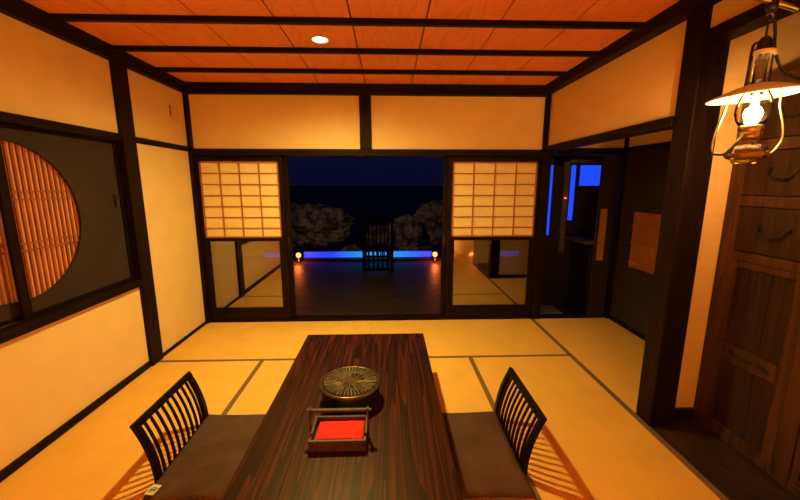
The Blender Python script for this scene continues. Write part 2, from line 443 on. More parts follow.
CY, CZ, CR = 2.025, 1.292, .442
win = None
for idx, (side, y0, y1, xo) in enumerate(((1, 1.972, 2.858, -.040), (-1, .982, 2.04, -.068))):
    w = struct('window_%d' % (idx + 1), circ_panel(XL + xo - .016, XL + xo, y0, y1, .752, 1.815, CY, CZ, CR, side), M['dark_cloth'], .001,
               'dark screen panel of the round window')
    yl, yh = (CY, CY + CR + .02) if side > 0 else (CY - CR - .02, CY)
    obj('paper', B((XL + xo - .030, XL + xo - .026, yl, yh, CZ - CR - .02, CZ + CR + .02)), M['slat_paper'], w)
    bm = bmesh.new()
    k = 0
    y = CY + side * .018
    while abs(y - CY) < CR:
        box(bm, XL + xo - .026, XL + xo - .0165, y - .0065, y + .0065, CZ - CR - .015, CZ + CR + .015)
        y += side * .034
    obj('upright_slat', bm, M['slat_wood'], w)
    bm = bmesh.new()
    for z in (1.457, 1.414, 1.169, 1.129):
        box(bm, XL + xo - .0165, XL + xo - .0125, yl, min(yh, y1) - .02 if side > 0 else yh, z - .004, z + .004)
    obj('cross_bar', bm, M['slat_wood'], w)
    fw = .034
    if side > 0:
        fr = B((XL + xo, XL + xo + .02, y0, y0 + .05, .753, 1.814), (XL + xo, XL + xo + .012, y1 - .022, y1, .753, 1.814),
               (XL + xo, XL + xo + .012, y0 + .05, y1 - .022, .753, .775), (XL + xo, XL + xo + .012, y0 + .05, y1 - .022, 1.795, 1.814))
    else:
        fr = B((XL + xo, XL + xo + .012, y0, y0 + .022, .753, 1.814), (XL + xo, XL + xo + .012, y0 + .022, y1, .753, .775), (XL + xo, XL + xo + .012, y0 + .022, y1, 1.795, 1.814))
    obj('screen_frame', fr, M['post'], w, .002)
    if side > 0:
        obj('finger_pull', B((XL + xo, XL + xo + .003, 2.775, 2.80, 1.33, 1.42)), M['black_metal'], w)

# ------------------------------------------------------------------ sliding doors with shoji and glass
def sliding_door(n, x0, x1, y, label, inner_left):
    sh0, sh1 = .945, 1.725
    sl, sr = (.045, .045) if inner_left is False else (.05, .03)
    fr = B((x0, x0 + sl, y, y + .034, .02, 1.78), (x1 - sr, x1, y, y + .034, .02, 1.78),
           (x0 + sl, x1 - sr, y, y + .034, .02, .125), (x0 + sl, x1 - sr, y, y + .034, .900, .938), (x0 + sl, x1 - sr, y, y + .034, 1.728, 1.78))
    d = struct('door_%d' % n, fr, M['post'], .003, label)
    a, b = x0 + sl, x1 - sr
    obj('glass_pane', B((a + .035, b - .035, y + .014, y + .018, .16, .899)), M['door_glass'], d, label='glass pane reflecting the tatami floor')
    obj('glazing_frame', B((a, a + .036, y + .006, y + .028, .126, .899), (b - .036, b, y + .006, y + .028, .126, .899), (a + .036, b - .036, y + .006, y + .028, .126, .162)), M['beamx'], d, .002)
    s = obj('shoji_screen', B((a, b, y + .016, y + .018, .939, 1.727)), M['paper'], d, label='white paper screen panel')
    bm = bmesh.new()
    fw = .014
    box(bm, a, a + fw, y + .004, y + .0155, .939, 1.727); box(bm, b - fw, b, y + .004, y + .0155, .939, 1.727)
    box(bm, a, b, y + .004, y + .0155, .939, .939 + fw); box(bm, a, b, y + .004, y + .0155, 1.727 - fw, 1.727)
    for k in range(1, 4):
        x = a + (b - a) * k / 4; box(bm, x - .006, x + .006, y + .006, y + .0155, .939, 1.727)
    for k in range(1, 7):
        z = .939 + .788 * (k - .12) / 6.93 ; box(bm, a, b, y + .007, y + .0155, z - .0055, z + .0055)
    obj('lattice', bm, M['muntin'], s)
    return d
sliding_door(1, -1.975, -1.085, YB + .012, 'dark sliding door left of the opening with paper screen over glass', False)
sliding_door(2, .630, 1.606, YB + .012, 'dark sliding door right of the opening with paper screen over glass', True)
# second glazed leaves parked behind
for n, (a, b) in ((3, (-1.90, -1.045)), (4, (.588, 1.53))):
    f = B((a, a + .05, YB + .062, YB + .096, .02, 1.78), (b - .05, b, YB + .062, YB + .096, .02, 1.78), (a + .05, b - .05, YB + .062, YB + .096, .02, .10), (a + .05, b - .05, YB + .062, YB + .096, 1.74, 1.78))
    d = struct('door_%d' % n, f, M['post'], .003, 'outer dark framed glass door leaf')
    obj('glass_pane', B((a + .051, b - .051, YB + .077, YB + .081, .101, 1.739)), M['lamp_glass'], d)
    obj('door_pull', B(((b - .035) if n == 3 else (a + .015), (b - .015) if n == 3 else (a + .035), YB + .058, YB + .0625, .85, .93)), M['black_metal'], d)

# door leaf with narrow lattice at the back of the alcove
d5 = struct('door_5', B((2.275, 2.300, YB + .02, YB + .05, .0, 1.80), (2.385, 2.459, YB + .02, YB + .05, 0, 1.80), (2.300, 2.385, YB + .02, YB + .05, 0, .66), (2.300, 2.385, YB + .02, YB + .05, 1.235, 1.80), (2.30, 2.385, YB + .045, YB + .05, .66, 1.235)), M['panel_wood'], .002, 'dark alcove door leaf with a narrow lattice')
obj('paper', B((2.300, 2.385, YB + .038, YB + .0445, .661, 1.234)), M['paper'], d5)
bm = bmesh.new()
for k in range(5): box(bm, 2.305 + k * .0185, 2.310 + k * .0185, YB + .028, YB + .0378, .661, 1.234)
for z in (.86, 1.04): box(bm, 2.30, 2.385, YB + .024, YB + .028, z - .003, z + .003)
obj('lattice', bm, M['muntin'], d5)
w3 = struct('window_3', B((XO + .03, XO + .034, 3.201, 3.619, .651, 1.224)), M['paper'], 0, 'lattice window in the dark alcove wall')
bm = bmesh.new()
for k in range(14): box(bm, XO + .012, XO + .0295, 3.205 + k * .0305, 3.2115 + k * .0305, .651, 1.224)
for z in (.70, .90, 1.09): box(bm, XO + .006, XO + .012, 3.201, 3.619, z - .004, z + .004)
obj('lattice', bm, M['muntin'], w3)

# ------------------------------------------------------------------ side washroom seen through the alcove
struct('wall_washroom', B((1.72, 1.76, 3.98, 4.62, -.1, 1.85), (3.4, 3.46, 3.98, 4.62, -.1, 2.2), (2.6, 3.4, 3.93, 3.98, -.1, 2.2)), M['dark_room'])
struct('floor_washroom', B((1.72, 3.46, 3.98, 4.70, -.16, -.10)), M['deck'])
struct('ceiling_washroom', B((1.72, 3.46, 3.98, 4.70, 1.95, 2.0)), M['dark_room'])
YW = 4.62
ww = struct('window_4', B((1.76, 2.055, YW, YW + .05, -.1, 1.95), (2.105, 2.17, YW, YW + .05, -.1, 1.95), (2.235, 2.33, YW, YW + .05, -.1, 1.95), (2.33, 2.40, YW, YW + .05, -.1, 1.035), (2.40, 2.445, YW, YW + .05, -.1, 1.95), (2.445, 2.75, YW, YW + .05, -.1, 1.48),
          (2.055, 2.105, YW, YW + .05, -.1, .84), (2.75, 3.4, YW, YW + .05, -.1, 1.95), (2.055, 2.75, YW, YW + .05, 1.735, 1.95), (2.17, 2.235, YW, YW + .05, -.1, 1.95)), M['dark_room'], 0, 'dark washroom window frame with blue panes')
for b in ((2.055, 2.105, .84, 1.735), (2.33, 2.40, 1.035, 1.735), (2.445, 2.75, 1.48, 1.735)):
    obj('pane', B((b[0], b[1], YW + .02, YW + .026, b[2], b[3])), M['blue_pane'], ww, label='blue lit pane')
obj('mullion', B((2.235, 2.30, YW - .03, YW - .001, .62, 1.78), (2.30, 2.70, YW - .03, YW - .001, 1.76, 1.80)), M['grey_post'], ww, .002, label='grey brown window post')
led = tag(obj('indicator_light', lathe(bmesh.new(), [(0, 0), (.008, .002), (.012, .008), (.008, .014), (0, .016)], 16, (2.257, YW - .045, 1.315)), M['red_led'], None, loc=(2.257, YW - .045, 1.315)), 'tiny glowing red indicator light on the grey window post', 'indicator light')
cn = thing('washstand', (2.7, 4.30, -.1), 'dark washstand counter under the blue washroom window', 'washstand')
obj('worktop', B((2.30, 3.2, 4.12, YW - .04, .80, .835)), M['grey_post'], cn, .004)
obj('base', B((2.40, 3.18, 4.16, YW - .045, -.1, .80)), M['dark_room'], cn, .004)
tag(obj('bath_mat', B((1.80, 2.17, 4.22, 4.50, -.1, -.075)), M['grey_tile'], None, .01, loc=(1.98, 4.36, -.1)), 'pale grey mat on the dark washroom floor beyond the alcove', 'mat')

# ------------------------------------------------------------------ low table
TX0, TX1, TY0, TY1, TZ = -.634, .272, .88, 2.685, .34
tb = thing('low_table', (-.181, 1.78, 0), 'long low dark red-brown wooden table in the middle of the tatami room', 'table')
obj('tabletop', B((TX0, TX1, TY0, TY1, TZ - .042, TZ)), M['table'], tb, .005)
for sx in (TX0 + .10, TX1 - .10 - .06):
    for sy in (TY0 + .12, TY1 - .12 - .08):
        obj('leg', B((sx, sx + .06, sy, sy + .08, 0.0025, TZ - .043)), M['table'], tb, .004)
obj('apron', B((TX0 + .115, TX0 + .14, TY0 + .20, TY1 - .20, TZ - .10, TZ - .043), (TX1 - .14, TX1 - .115, TY0 + .20, TY1 - .20, TZ - .10, TZ - .043)), M['table'], tb)

# ------------------------------------------------------------------ legless floor chair, facing +x in its own space
def make_chair():
    t = thing('floor_chair', (0, 0, 0), '', 'chair', None)
    W = .515; Z0, Z1 = .004, .352
    def prof(z):
        u = (z - Z0) / (Z1 - Z0)
        return .0 + .012 * u - .098 * u * u
    def stile(y0, y1, th, z0, z1):
        bm = bmesh.new(); n = 14; ring = []
        for i in range(n + 1):
            z = z0 + (z1 - z0) * i / n
            x = prof(z)
            ring.append([bm.verts.new(p) for p in ((x - th / 2, y0, z), (x + th / 2, y0, z), (x + th / 2, y1, z), (x - th / 2, y1, z))])
        for a, b in zip(ring, ring[1:]):
            for k in range(4): bm.faces.new((a[k], a[(k + 1) % 4], b[(k + 1) % 4], b[k]))
        bm.faces.new(ring[0][::-1]); bm.faces.new(ring[-1])
        return bm
    for s in (-1, 1):
        a, b = sorted((s * W / 2, s * (W / 2 - .038)))
        obj('side_stile', stile(a, b, .024, .022, Z1 - .03), M['chair'], t, .003)
    for k in range(9):
        y = -W / 2 + .038 + (W - .076) * (k + .7) / 9.4
        obj('back_slat', stile(y - .0055, y + .0055, .012, .028, Z1 - .034), M['chair'], t)
    bm = bmesh.new()
    Mr = Matrix.Translation((prof(Z1 - .018), 0, Z1 - .018)) @ Matrix.Rotation(math.radians(-27), 4, 'Y')
    box(bm, -.0125, .0125, -W / 2, W / 2, -.019, .019, Mr)
    obj('top_rail', bm, M['chair'], t, .005)
    obj('seat_board', B((-.02, .42, -W / 2 + .02, W / 2 - .02, .003, .022)), M['chair'], t, .005)
    return t

def cushion_mesh(lx, ly, h, seed):
    bm = bmesh.new(); n = 26
    top = []; bot = []
    rnd = random.Random(seed)
    off = Vector((seed * 3.1, seed, 0))
    for j in range(n + 1):
        rt = []; rb = []
        for i in range(n + 1):
            u = -1 + 2 * i / n; v = -1 + 2 * j / n
            e = (1 - abs(u) ** 5) * (1 - abs(v) ** 5)
            pin = 1 - .035 * (1 - abs(u) ** 2) * abs(v) ** 4 - .0
            x = u * lx / 2 * (1 - .03 * (1 - v * v) * abs(u)); y = v * ly / 2 * pin
            f = noise.noise(Vector((x * 7, y * 7, 0)) + off) * .016 + noise.noise(Vector((x * 18 + y * 9, y * 8, 3)) + off) * .008
            zt = h * .42 + h * .58 * e ** .6 + f * e
            rt.append(bm.verts.new((x, y, zt))); rb.append(bm.verts.new((x * .99, y * .99, h * .42 * (1 - e ** .5) * .6)))
        top.append(rt); bot.append(rb)
    for j in range(n):
        for i in range(n):
            f = bm.faces.new((top[j][i], top[j][i + 1], top[j + 1][i + 1], top[j + 1][i])); f.smooth = True
            f = bm.faces.new((bot[j][i], bot[j + 1][i], bot[j + 1][i + 1], bot[j][i + 1])); f.smooth = True
    for i in range(n):
        bm.faces.new((bot[0][i], bot[0][i + 1], top[0][i + 1], top[0][i]))
        bm.faces.new((top[n][i], top[n][i + 1], bot[n][i + 1], bot[n][i]))
        bm.faces.new((bot[i + 1][0], bot[i][0], top[i][0], top[i + 1][0]))
        bm.faces.new((top[i + 1][n], top[i][n], bot[i][n], bot[i + 1][n]))
    return bm

chL = make_chair()
chL.location = (-1.165, 1.862, 0); chL.rotation_euler = (0, 0, 0)
tag(chL, 'black slatted legless floor chair left of the low table', 'chair', 'floor chairs at the low table')
chR = chL.copy(); COL.objects.link(chR)
for ch in list(chL.children):
    c = ch.copy(); COL.objects.link(c); c.parent = chR
chR.location = (.694, 1.85, 0); chR.rotation_euler = (0, 0, PI)
tag(chR, 'black slatted legless floor chair right of the low table', 'chair', 'floor chairs at the low table')

def seat_cushion(x, y, lx, ly, seed, label):
    c = obj('floor_cushion', cushion_mesh(lx, ly, .05, seed), M['cushion'], None)
    c.location = (x, y, .023)
    tag(c, label, 'cushion', 'floor cushions at the low table')
    return c
cL = seat_cushion(-.855, 1.80, .62, .66, 1, 'charcoal brown cushion with a pale cloth tag, on the left floor chair')
cR = seat_cushion(.395, 1.775, .60, .66, 2, 'charcoal brown cushion on the right floor chair')
def on_cushion(name, bm, mat, par, label=None):
    me = bpy.data.meshes.new(name); bm.to_mesh(me); bm.free(); me.materials.append(mat)
    o = bpy.data.objects.new(name, me); COL.objects.link(o); o.parent = par
    if label: o['label'] = label
    return o
R1 = Matrix.Translation((-.272, -.275, .041)) @ Matrix.Rotation(math.radians(-8), 4, 'Z')
bm = bmesh.new(); box(bm, -.022, .022, -.028, .028, 0, .004, R1)
tg = on_cushion('cloth_tag', bm, M['tag_cloth'], cL, 'pale cloth tag with dark marks')
bm = bmesh.new()
for q in ((-.014, -.010, -.016, .004), (-.006, -.002, -.018, .012), (-.006, .010, .008, .012), (.004, .008, -.016, .004), (-.012, .014, -.004, .0), (.011, .015, -.012, .010)):
    box(bm, q[0], q[1], q[2], q[3], .004, .0046, R1)
o = on_cushion('tag_mark', bm, M['ink'], tg)

# ------------------------------------------------------------------ round iron pot and tray on the table
PX, PY, PR = -.211, 1.815, .163
pot = thing('iron_brazier', (PX, PY, TZ), 'round black iron brazier with a bronzed ridged lid on the low table', 'brazier')
c = (PX, PY, TZ + .001)
obj('bowl', lathe(bmesh.new(), [(0, 0), (.135, 0), (.147, .006), (.153, .03), (.159, .084), (.157, .088), (.14, .088), (0, .08)], 64, c), M['iron'], pot)
lid = obj('lid', lathe(bmesh.new(), [(0, .0885), (.152, .0885), (.154, .096), (.150, .102), (.147, .101), (.05, .1025), (0, .103)], 72, c), M['lid_iron'], pot)
obj('rim', lathe(bmesh.new(), [(.150, .091), (.162, .089), (.166, .094), (.165, .100), (.158, .105), (.150, .104), (.150, .091)], 72, c), M['lid_rim'], lid)
bm = bmesh.new()
zt = TZ + .103
def bar(p, q, w, h):
    p = Vector(p); q = Vector(q); d = (q - p); L = d.length; a = math.atan2(d.y, d.x)
    Mx = Matrix.Translation((p.x, p.y, zt)) @ Matrix.Rotation(a, 4, 'Z')
    box(bm, 0, L, -w / 2, w / 2, -.002, h, Mx)
rr = random.Random(5)
for k in range(44):
    a = 2 * PI * k / 44
    r0 = .05 + .035 * rr.random(); r1 = .142
    if k % 3 == 0: r0 = .035
    bar((PX + r0 * math.cos(a), PY + r0 * math.sin(a)), (PX + r1 * math.cos(a), PY + r1 * math.sin(a)), .0075 - .002 * (k % 2), .0045 + .001 * (k % 2))
for s in (-2, -1, 0, 1, 2):
    u = Vector((.75, -.66)); n = Vector((.66, .75))
    cpt = Vector((PX, PY)) + n * s * .012
    L = .105 - abs(s) * .018
    bar(cpt - u * L, cpt + u * L, .006, .0065)
for k in range(10):
    a = 1.1 + k * .13
    cp = Vector((PX + .085 * math.cos(a), PY + .085 * math.sin(a)))
    bar(cp - Vector((.018, -.012)), cp + Vector((.018, -.012)), .005, .0068)
obj('lid_ridge', bm, M['ridge'], lid, .001)

tr = thing('handled_tray', (-.23, 1.50, TZ), 'small brown wooden box tray with an arched handle and red cloth on the low table', 'tray')
a0, a1, b0, b1 = -.357, -.103, 1.412, 1.592
z0 = TZ + .001
obj('box', B((a0, a1, b0, b0 + .011, z0, z0 + .052), (a0, a1, b1 - .011, b1, z0, z0 + .052), (a0, a0 + .011, b0 + .011, b1 - .011, z0, z0 + .052), (a1 - .011, a1, b0 + .011, b1 - .011, z0, z0 + .052), (a0 + .011, a1 - .011, b0 + .011, b1 - .011, z0, z0 + .012)), M['tray_wood'], tr, .0015)
for x0, x1 in ((a0 - .008, a0 - .0005), (a1 + .0005, a1 + .008)):
    obj('handle_post', B((x0, x1, 1.492, 1.516, z0, z0 + .152)), M['tray_wood'], tr, .0015)
obj('handle_bar', B((a0 - .022, a1 + .022, 1.496, 1.512, z0 + .134, z0 + .146)), M['tray_wood'], tr, .003)
bm = bmesh.new(); n = 16; g = []
for j in range(n + 1):
    g.append([])
    for i in range(n + 1):
        x = a0 + .024 + (a1 - a0 - .04) * i / n; y = b0 + .016 + (b1 - b0 - .036) * j / n
        z = z0 + .034 + .005 * noise.noise(Vector((x * 20, y * 25, 0))) + (.006 * max(0, j / n - .7) if i < 6 else 0)
        g[-1].append(bm.verts.new((x, y, z)))
for j in range(n):
    for i in range(n):
        f = bm.faces.new((g[j][i], g[j][i + 1], g[j + 1][i + 1], g[j + 1][i])); f.smooth = True
r = bmesh.ops.extrude_face_region(bm, geom=list(bm.faces))
bmesh.ops.translate(bm, verts=[e for e in r['geom'] if isinstance(e, bmesh.types.BMVert)], vec=(0, 0, -.0195))
tag(obj('red_cloth', bm, M['red_cloth'], None, loc=(-.23, 1.5, z0 + .0125)), 'bright red folded cloth lying in the wooden handled tray', 'cloth')

# ------------------------------------------------------------------ cabinet at the right
CX = 1.98
cab = thing('antique_cabinet', (2.22, 1.55, -.003), 'tall dark antique wooden cabinet with drawers over panelled doors at the right', 'cabinet')
YC0, YC1, ZT = 1.02, 2.068, 2.05
bays = ((1.58, 1.99), (1.09, 1.50))
rows = ((1.125, 1.379), (1.436, 1.672), (1.73, 1.975))
fb = []
fb.append((CX, 2.48, YC0, YC1, ZT - .03, ZT)); fb.append((CX + .02, 2.48, YC0, YC1, 0, .02))
fb.append((2.46, 2.48, YC0, YC1, .02, ZT - .03))
for y0, y1 in ((1.99, YC1), (1.50, 1.58), (YC0, 1.09)): fb.append((CX, CX + .45, y0, y1, 0, ZT - .03))
for z0_, z1_ in ((-.0, .048), (1.075, 1.125), (1.379, 1.436), (1.672, 1.73), (1.975, ZT - .03)):
    for (y0, y1) in bays: fb.append((CX, CX + .03, y0, y1, z0_, z1_))
obj('carcass', B(*fb), M['cabinet'], cab, .004)
for (y0, y1) in bays:
    for (za, zb) in rows:
        d = obj('drawer', B((CX + .008, CX + .03, y0 + .004, y1 - .004, za + .004, zb - .004), (CX + .03, CX + .35, y0 + .012, y1 - .012, za + .01, zb - .02)), M['cabinet_panel'], cab, .003)
        ym = (y0 + y1) / 2; zm = (za + zb) / 2 + .012
        h = smooth_path([(CX + .006, ym + .072, zm + .006), (CX - .008, ym + .070, zm - .002), (CX - .014, ym + .05, zm - .026), (CX - .015, ym + .02, zm - .04), (CX - .015, ym - .02, zm - .04), (CX - .014, ym - .05, zm - .026), (CX - .008, ym - .070, zm - .002), (CX + .006, ym - .072, zm + .006)])
        nr = len(h); rad = [.003 + .0035 * math.sin(PI * i / (nr - 1)) for i in range(nr)]
        bm = tube(bmesh.new(), h, rad, 8)
        for s in (-1, 1):
            box(bm, CX + .001, CX + .0085, ym + s * .072 - .011, ym + s * .072 + .011, zm - .007, zm + .019)
        obj('handle', bm, M['handle'], d)
    # door: stiles, rails, recessed boards, carved middle rail
    za, zb = .050, 1.073
    s = .040
    d = obj('door', B((CX + .004, CX + .03, y0 + .003, y0 + s + .02, za, zb), (CX + .004, CX + .03, y1 - s, y1 - .003, za, zb), (CX + .004, CX + .03, y0 + s + .02, y1 - s, za, za + .03), (CX + .004, CX + .03, y0 + s + .02, y1 - s, zb - .035, zb)), M['cabinet'], cab, .003)
    obj('board_panel', B((CX + .018, CX + .028, y0 + s + .02, (y0 + y1) / 2 - .03, za + .03, zb - .035), (CX + .018, CX + .028, (y0 + y1) / 2 - .026, y1 - s, za + .03, zb - .035)), M['cabinet_panel'], d)
    rl = obj('carved_rail', B((CX + .002, CX + .018, y0 + s + .02, y1 - s, .480, .582)), M['cabinet'], d, .004)
    bm = bmesh.new()
    yc = (y0 + s + .02 + y1 - s) / 2
    for (fy, fz, sc, an) in ((.082, .538, 1, .25), (0.0, .527, 1.15, -.2), (-.086, .530, 1, .2)):
        ol = [(.040, .0), (.026, .012), (.006, .015), (-.014, .006), (-.034, .017), (-.027, 0), (-.034, -.015), (-.014, -.006), (.006, -.013), (.026, -.010)]
        co, si = math.cos(an), math.sin(an)
        prism(bm, [(yc + fy + sc * (u * co - w * si), fz + sc * (u * si + w * co)) for u, w in ol], 0, CX + .0005, CX + .003)
    obj('fish_shade', bm, M['recess_shade'], rl, label='black fish shapes painting the shade of carved recesses')
    obj('groove', B((CX + .0165, CX + .0185, (y0 + y1) / 2 - .031, (y0 + y1) / 2 - .024, za + .04, .44)), M['recess_shade'], d)

# ------------------------------------------------------------------ hanging lamp
LX, LY = 1.39, 1.40
lp = thing('hanging_lamp', (LX, LY, 1.575), 'glass oil-style hanging lamp with white enamel shade, glowing, in front of the cabinet', 'lamp')
def lc(z): return (LX, LY, z)
obj('lamp_shade', lathe(bmesh.new(), [(.034, 1.868), (.06, 1.862), (.105, 1.845), (.144, 1.830), (.148, 1.825), (.144, 1.824), (.105, 1.839), (.06, 1.856), (.034, 1.862), (.034, 1.868)], 72, lc(0)), M['enamel'], lp, label='white enamel disc shade')
sd = [o for o in lp.children if o.name.startswith('lamp_shade')][0]
for v in sd.data.vertices: v.co.z += .07 * v.co.x
obj('chimney', lathe(bmesh.new(), [(.030, 1.985), (.031, 1.92), (.031, 1.875), (.033, 1.845), (.045, 1.825), (.054, 1.795), (.055, 1.765), (.048, 1.74), (.038, 1.722), (.036, 1.72), (.046, 1.741), (.052, 1.766), (.051, 1.794), (.042, 1.823), (.030, 1.843), (.028, 1.875), (.0275, 1.985), (.030, 1.985)], 40, lc(0)), M['lamp_glass'], lp, label='clear glass chimney')
obj('burner', lathe(bmesh.new(), [(0, 1.668), (.030, 1.668), (.036, 1.674), (.037, 1.692), (.033, 1.696), (.037, 1.70), (.038, 1.716), (.034, 1.7195), (0, 1.7195)], 36, lc(0)), M['brass'], lp, label='brass burner')
obj('bulb', lathe(bmesh.new(), [(0, 1.7205), (.012, 1.7205), (.013, 1.736), (.022, 1.744), (.028, 1.762), (.023, 1.779), (.012, 1.787), (0, 1.789)], 30, lc(0)), M['bulb'], lp, label='glowing bulb')
obj('inner_glass', lathe(bmesh.new(), [(.017, 1.975), (.019, 1.975), (.019, 1.83), (.017, 1.83), (.017, 1.975)], 24, lc(0)), M['lamp_glass'], lp)
obj('glass_font', lathe(bmesh.new(), [(0, 1.577), (.038, 1.577), (.044, 1.583), (.046, 1.592), (.062, 1.598), (.066, 1.604), (.066, 1.616), (.060, 1.632), (.048, 1.646), (.030, 1.654), (.026, 1.667), (0, 1.667)], 12, lc(0), smooth=False), M['font_glass'], lp, label='faceted glass oil reservoir')
obj('font_band', lathe(bmesh.new(), [(.0665, 1.604), (.0685, 1.604), (.0685, 1.6155), (.0665, 1.6155), (.0665, 1.604)], 12, lc(0), smooth=False), M['brass'], lp)
obj('smoke_cap', lathe(bmesh.new(), [(0, 2.035), (.010, 2.033), (.020, 2.02), (.021, 1.998), (.034, 1.985), (.037, 1.975), (.034, 1.978), (.026, 1.989), (0, 1.989)], 36, lc(0)), M['black_metal'], lp)
obj('cap_flare', lathe(bmesh.new(), [(.022, 1.995), (.036, 1.982), (.040, 1.966), (.038, 1.966), (.033, 1.980), (.022, 1.991), (.022, 1.995)], 36, lc(0)), M['enamel'], lp, label='pale glass collar under the cap')
obj('stem', tube(bmesh.new(), [lc(2.034), lc(2.085)], .0035), M['black_metal'], lp)
obj('hook', tube(bmesh.new(), smooth_path([(LX, LY, 2.083), (LX + .012, LY, 2.092), (LX + .013, LY, 2.104), (LX + .002, LY, 2.112), (LX - .008, LY, 2.104)]), .004), M['brass'], lp)
obj('loop_wire', tube(bmesh.new(), smooth_path([(LX - .018, LY, 2.012), (LX - .040, LY, 2.005), (LX - .048, LY - .004, 1.975), (LX - .050, LY - .005, 1.90), (LX - .052, LY - .004, 1.856)]), .0045), M['black_metal'], lp)
obj('hanger_wire', tube(bmesh.new(), smooth_path([(LX - .10, LY - .01, 1.840), (LX - .118, LY - .01, 1.79), (LX - .140, LY - .008, 1.70), (LX - .145, LY - .005, 1.645), (LX - .132, LY, 1.618), (LX - .110, LY, 1.616), (LX - .067, LY, 1.612)]), .0036), M['wire_steel'], lp)
obj('hanger_wire', tube(bmesh.new(), smooth_path([(LX + .085, LY - .01, 1.848), (LX + .088, LY - .012, 1.79), (LX + .115, LY - .01, 1.72), (LX + .125, LY - .005, 1.665), (LX + .10, LY, 1.62), (LX + .067, LY, 1.608)]), .0036), M['wire_steel'], lp)
obj('feed_wire', tube(bmesh.new(), smooth_path([(LX - .145, LY - .006, 1.614), (LX - .115, LY - .03, 1.612), (LX - .09, LY - .035, 1.640), (LX - .065, LY - .03, 1.668), (LX - .036, LY - .01, 1.682)]), .0055), M['black_metal'], lp)
obj('power_cord', tube(bmesh.new(), smooth_path([(LX + .004, LY, 2.09), (LX + .022, LY, 2.085), (LX + .032, LY, 2.05), (LX + .042, LY, 1.99), (LX + .075, LY, 1.93), (LX + .12, LY, 1.90), (LX + .20, LY, 1.885), (LX + .34, LY, 1.90), (LX + .50, LY, 1.99), (LX + .5825, LY, 2.06)]), .005), M['black_metal'], lp)
br = thing('lamp_bracket', (LX, LY, 2.11), 'metal ceiling bracket with crossbar holding the hanging lamp', 'bracket')
obj('rod', tube(bmesh.new(), [(LX + .004, LY, 2.118), (LX + .004, LY, ZC - .012)], .009), M['black_metal'], br)
obj('ceiling_rose', lathe(bmesh.new(), [(0, -.012), (.05, -.010), (.055, 0), (0, 0)], 32, (LX + .004, LY, ZC - .0005)), M['black_metal'], br)
obj('crossbar', tube(bmesh.new(), smooth_path([(LX - .10, LY, 2.175), (LX - .05, LY, 2.160), (LX + .004, LY, 2.148), (LX + .06, LY, 2.135), (LX + .10, LY, 2.125)]), .010), M['wire_steel'], br, label='pale metal crossbar')
obj('knuckle', lathe(bmesh.new(), [(0, .0), (.014, .003), (.018, .015), (.016, .035), (.012, .042), (0, .044)], 24, (LX + .004, LY, 2.113)), M['black_metal'], br)

# ------------------------------------------------------------------ ceiling downlights
def downlight(x, y, label, DL, ang):
    d = thing('ceiling_light', (x, y, ZC), label, 'ceiling light', 'recessed ceiling lights')
    obj('trim_ring', lathe(bmesh.new(), [(.050, -.001), (.064, -.001), (.066, -.004), (.062, -.007), (.052, -.007), (.050, -.001)], 40, (x, y, ZC)), M['white_trim'], d)
    obj('lens', lathe(bmesh.new(), [(0, -.0012), (.0495, -.0012), (.0495, -.0045), (0, -.0055)], 40, (x, y, ZC)), M['light_lens'], d)
    L = bpy.data.lights.new('downlight', 'SPOT'); L.energy = DL; L.color = DC; L.spot_size = math.radians(ang); L.spot_blend = 1
    L.shadow_soft_size = .045
    o = bpy.data.objects.new('downlight', L); COL.objects.link(o); o.location = (x, y, ZC - .02)
DC = (1, .88, .26)
downlight(-.456, 2.69, 'round glowing recessed ceiling light between the battens', 225, 168)
for (x, y, e, a) in ((-1.15, -1.15, 300, 74), (-.3, -1.15, 460, 76), (.55, -1.15, 560, 76)):  # unseen lights added behind the camera to raise the bounce light
    downlight(x, y, 'added unseen ceiling light behind the viewpoint for bounce', e, a)

# ------------------------------------------------------------------ terrace outside
dk = struct('floor_deck', B((-3.4, 3.4, 3.98, 7.9, -.20, -.13)), M['panel_wood'])
for k in range(33):
    y = 3.982 + k * .118
    obj('deck_board', B((-3.4, 3.4 if y > 4.7 else 1.715, y, y + .112, -.13, -.10)), M['deck'], dk, .003)
def strip(x0, x1, label):
    t = thing('blue_bath_edge', ((x0 + x1) / 2, 7.62, -.1), label, 'lit bath edge', 'blue lit bath edges on the terrace')
    obj('light_panel', B((x0, x1, 7.60, 7.64, -.043, .077)), M['blue_strip'], t, label='glowing blue panel')
    obj('plinth', B((x0, x1, 7.605, 7.66, -.0995, -.0435)), M['black_metal'], t)
glow_block = struct('trim_glow_block', B((-1.9, 1.75, 7.50, 7.56, -.0995, -.052)), M['black_metal'])  # low bar added to keep the blue glow off the deck
strip(-1.80, -.515, 'glowing blue bath edge left of the terrace chair')
strip(-.46, -.01, 'glowing blue bath edge seen through the slats of the terrace chair')
strip(.11, .93, 'glowing blue bath edge right of the terrace chair')
strip(-2.66, -2.24, 'short blue panel added as a reflection in the left door glass')  # glowing panel added in place of a blue reflection in the glass
strip(2.43, 2.83, 'short blue panel added as a reflection in the right door glass')  # this added panel also imitates a reflection
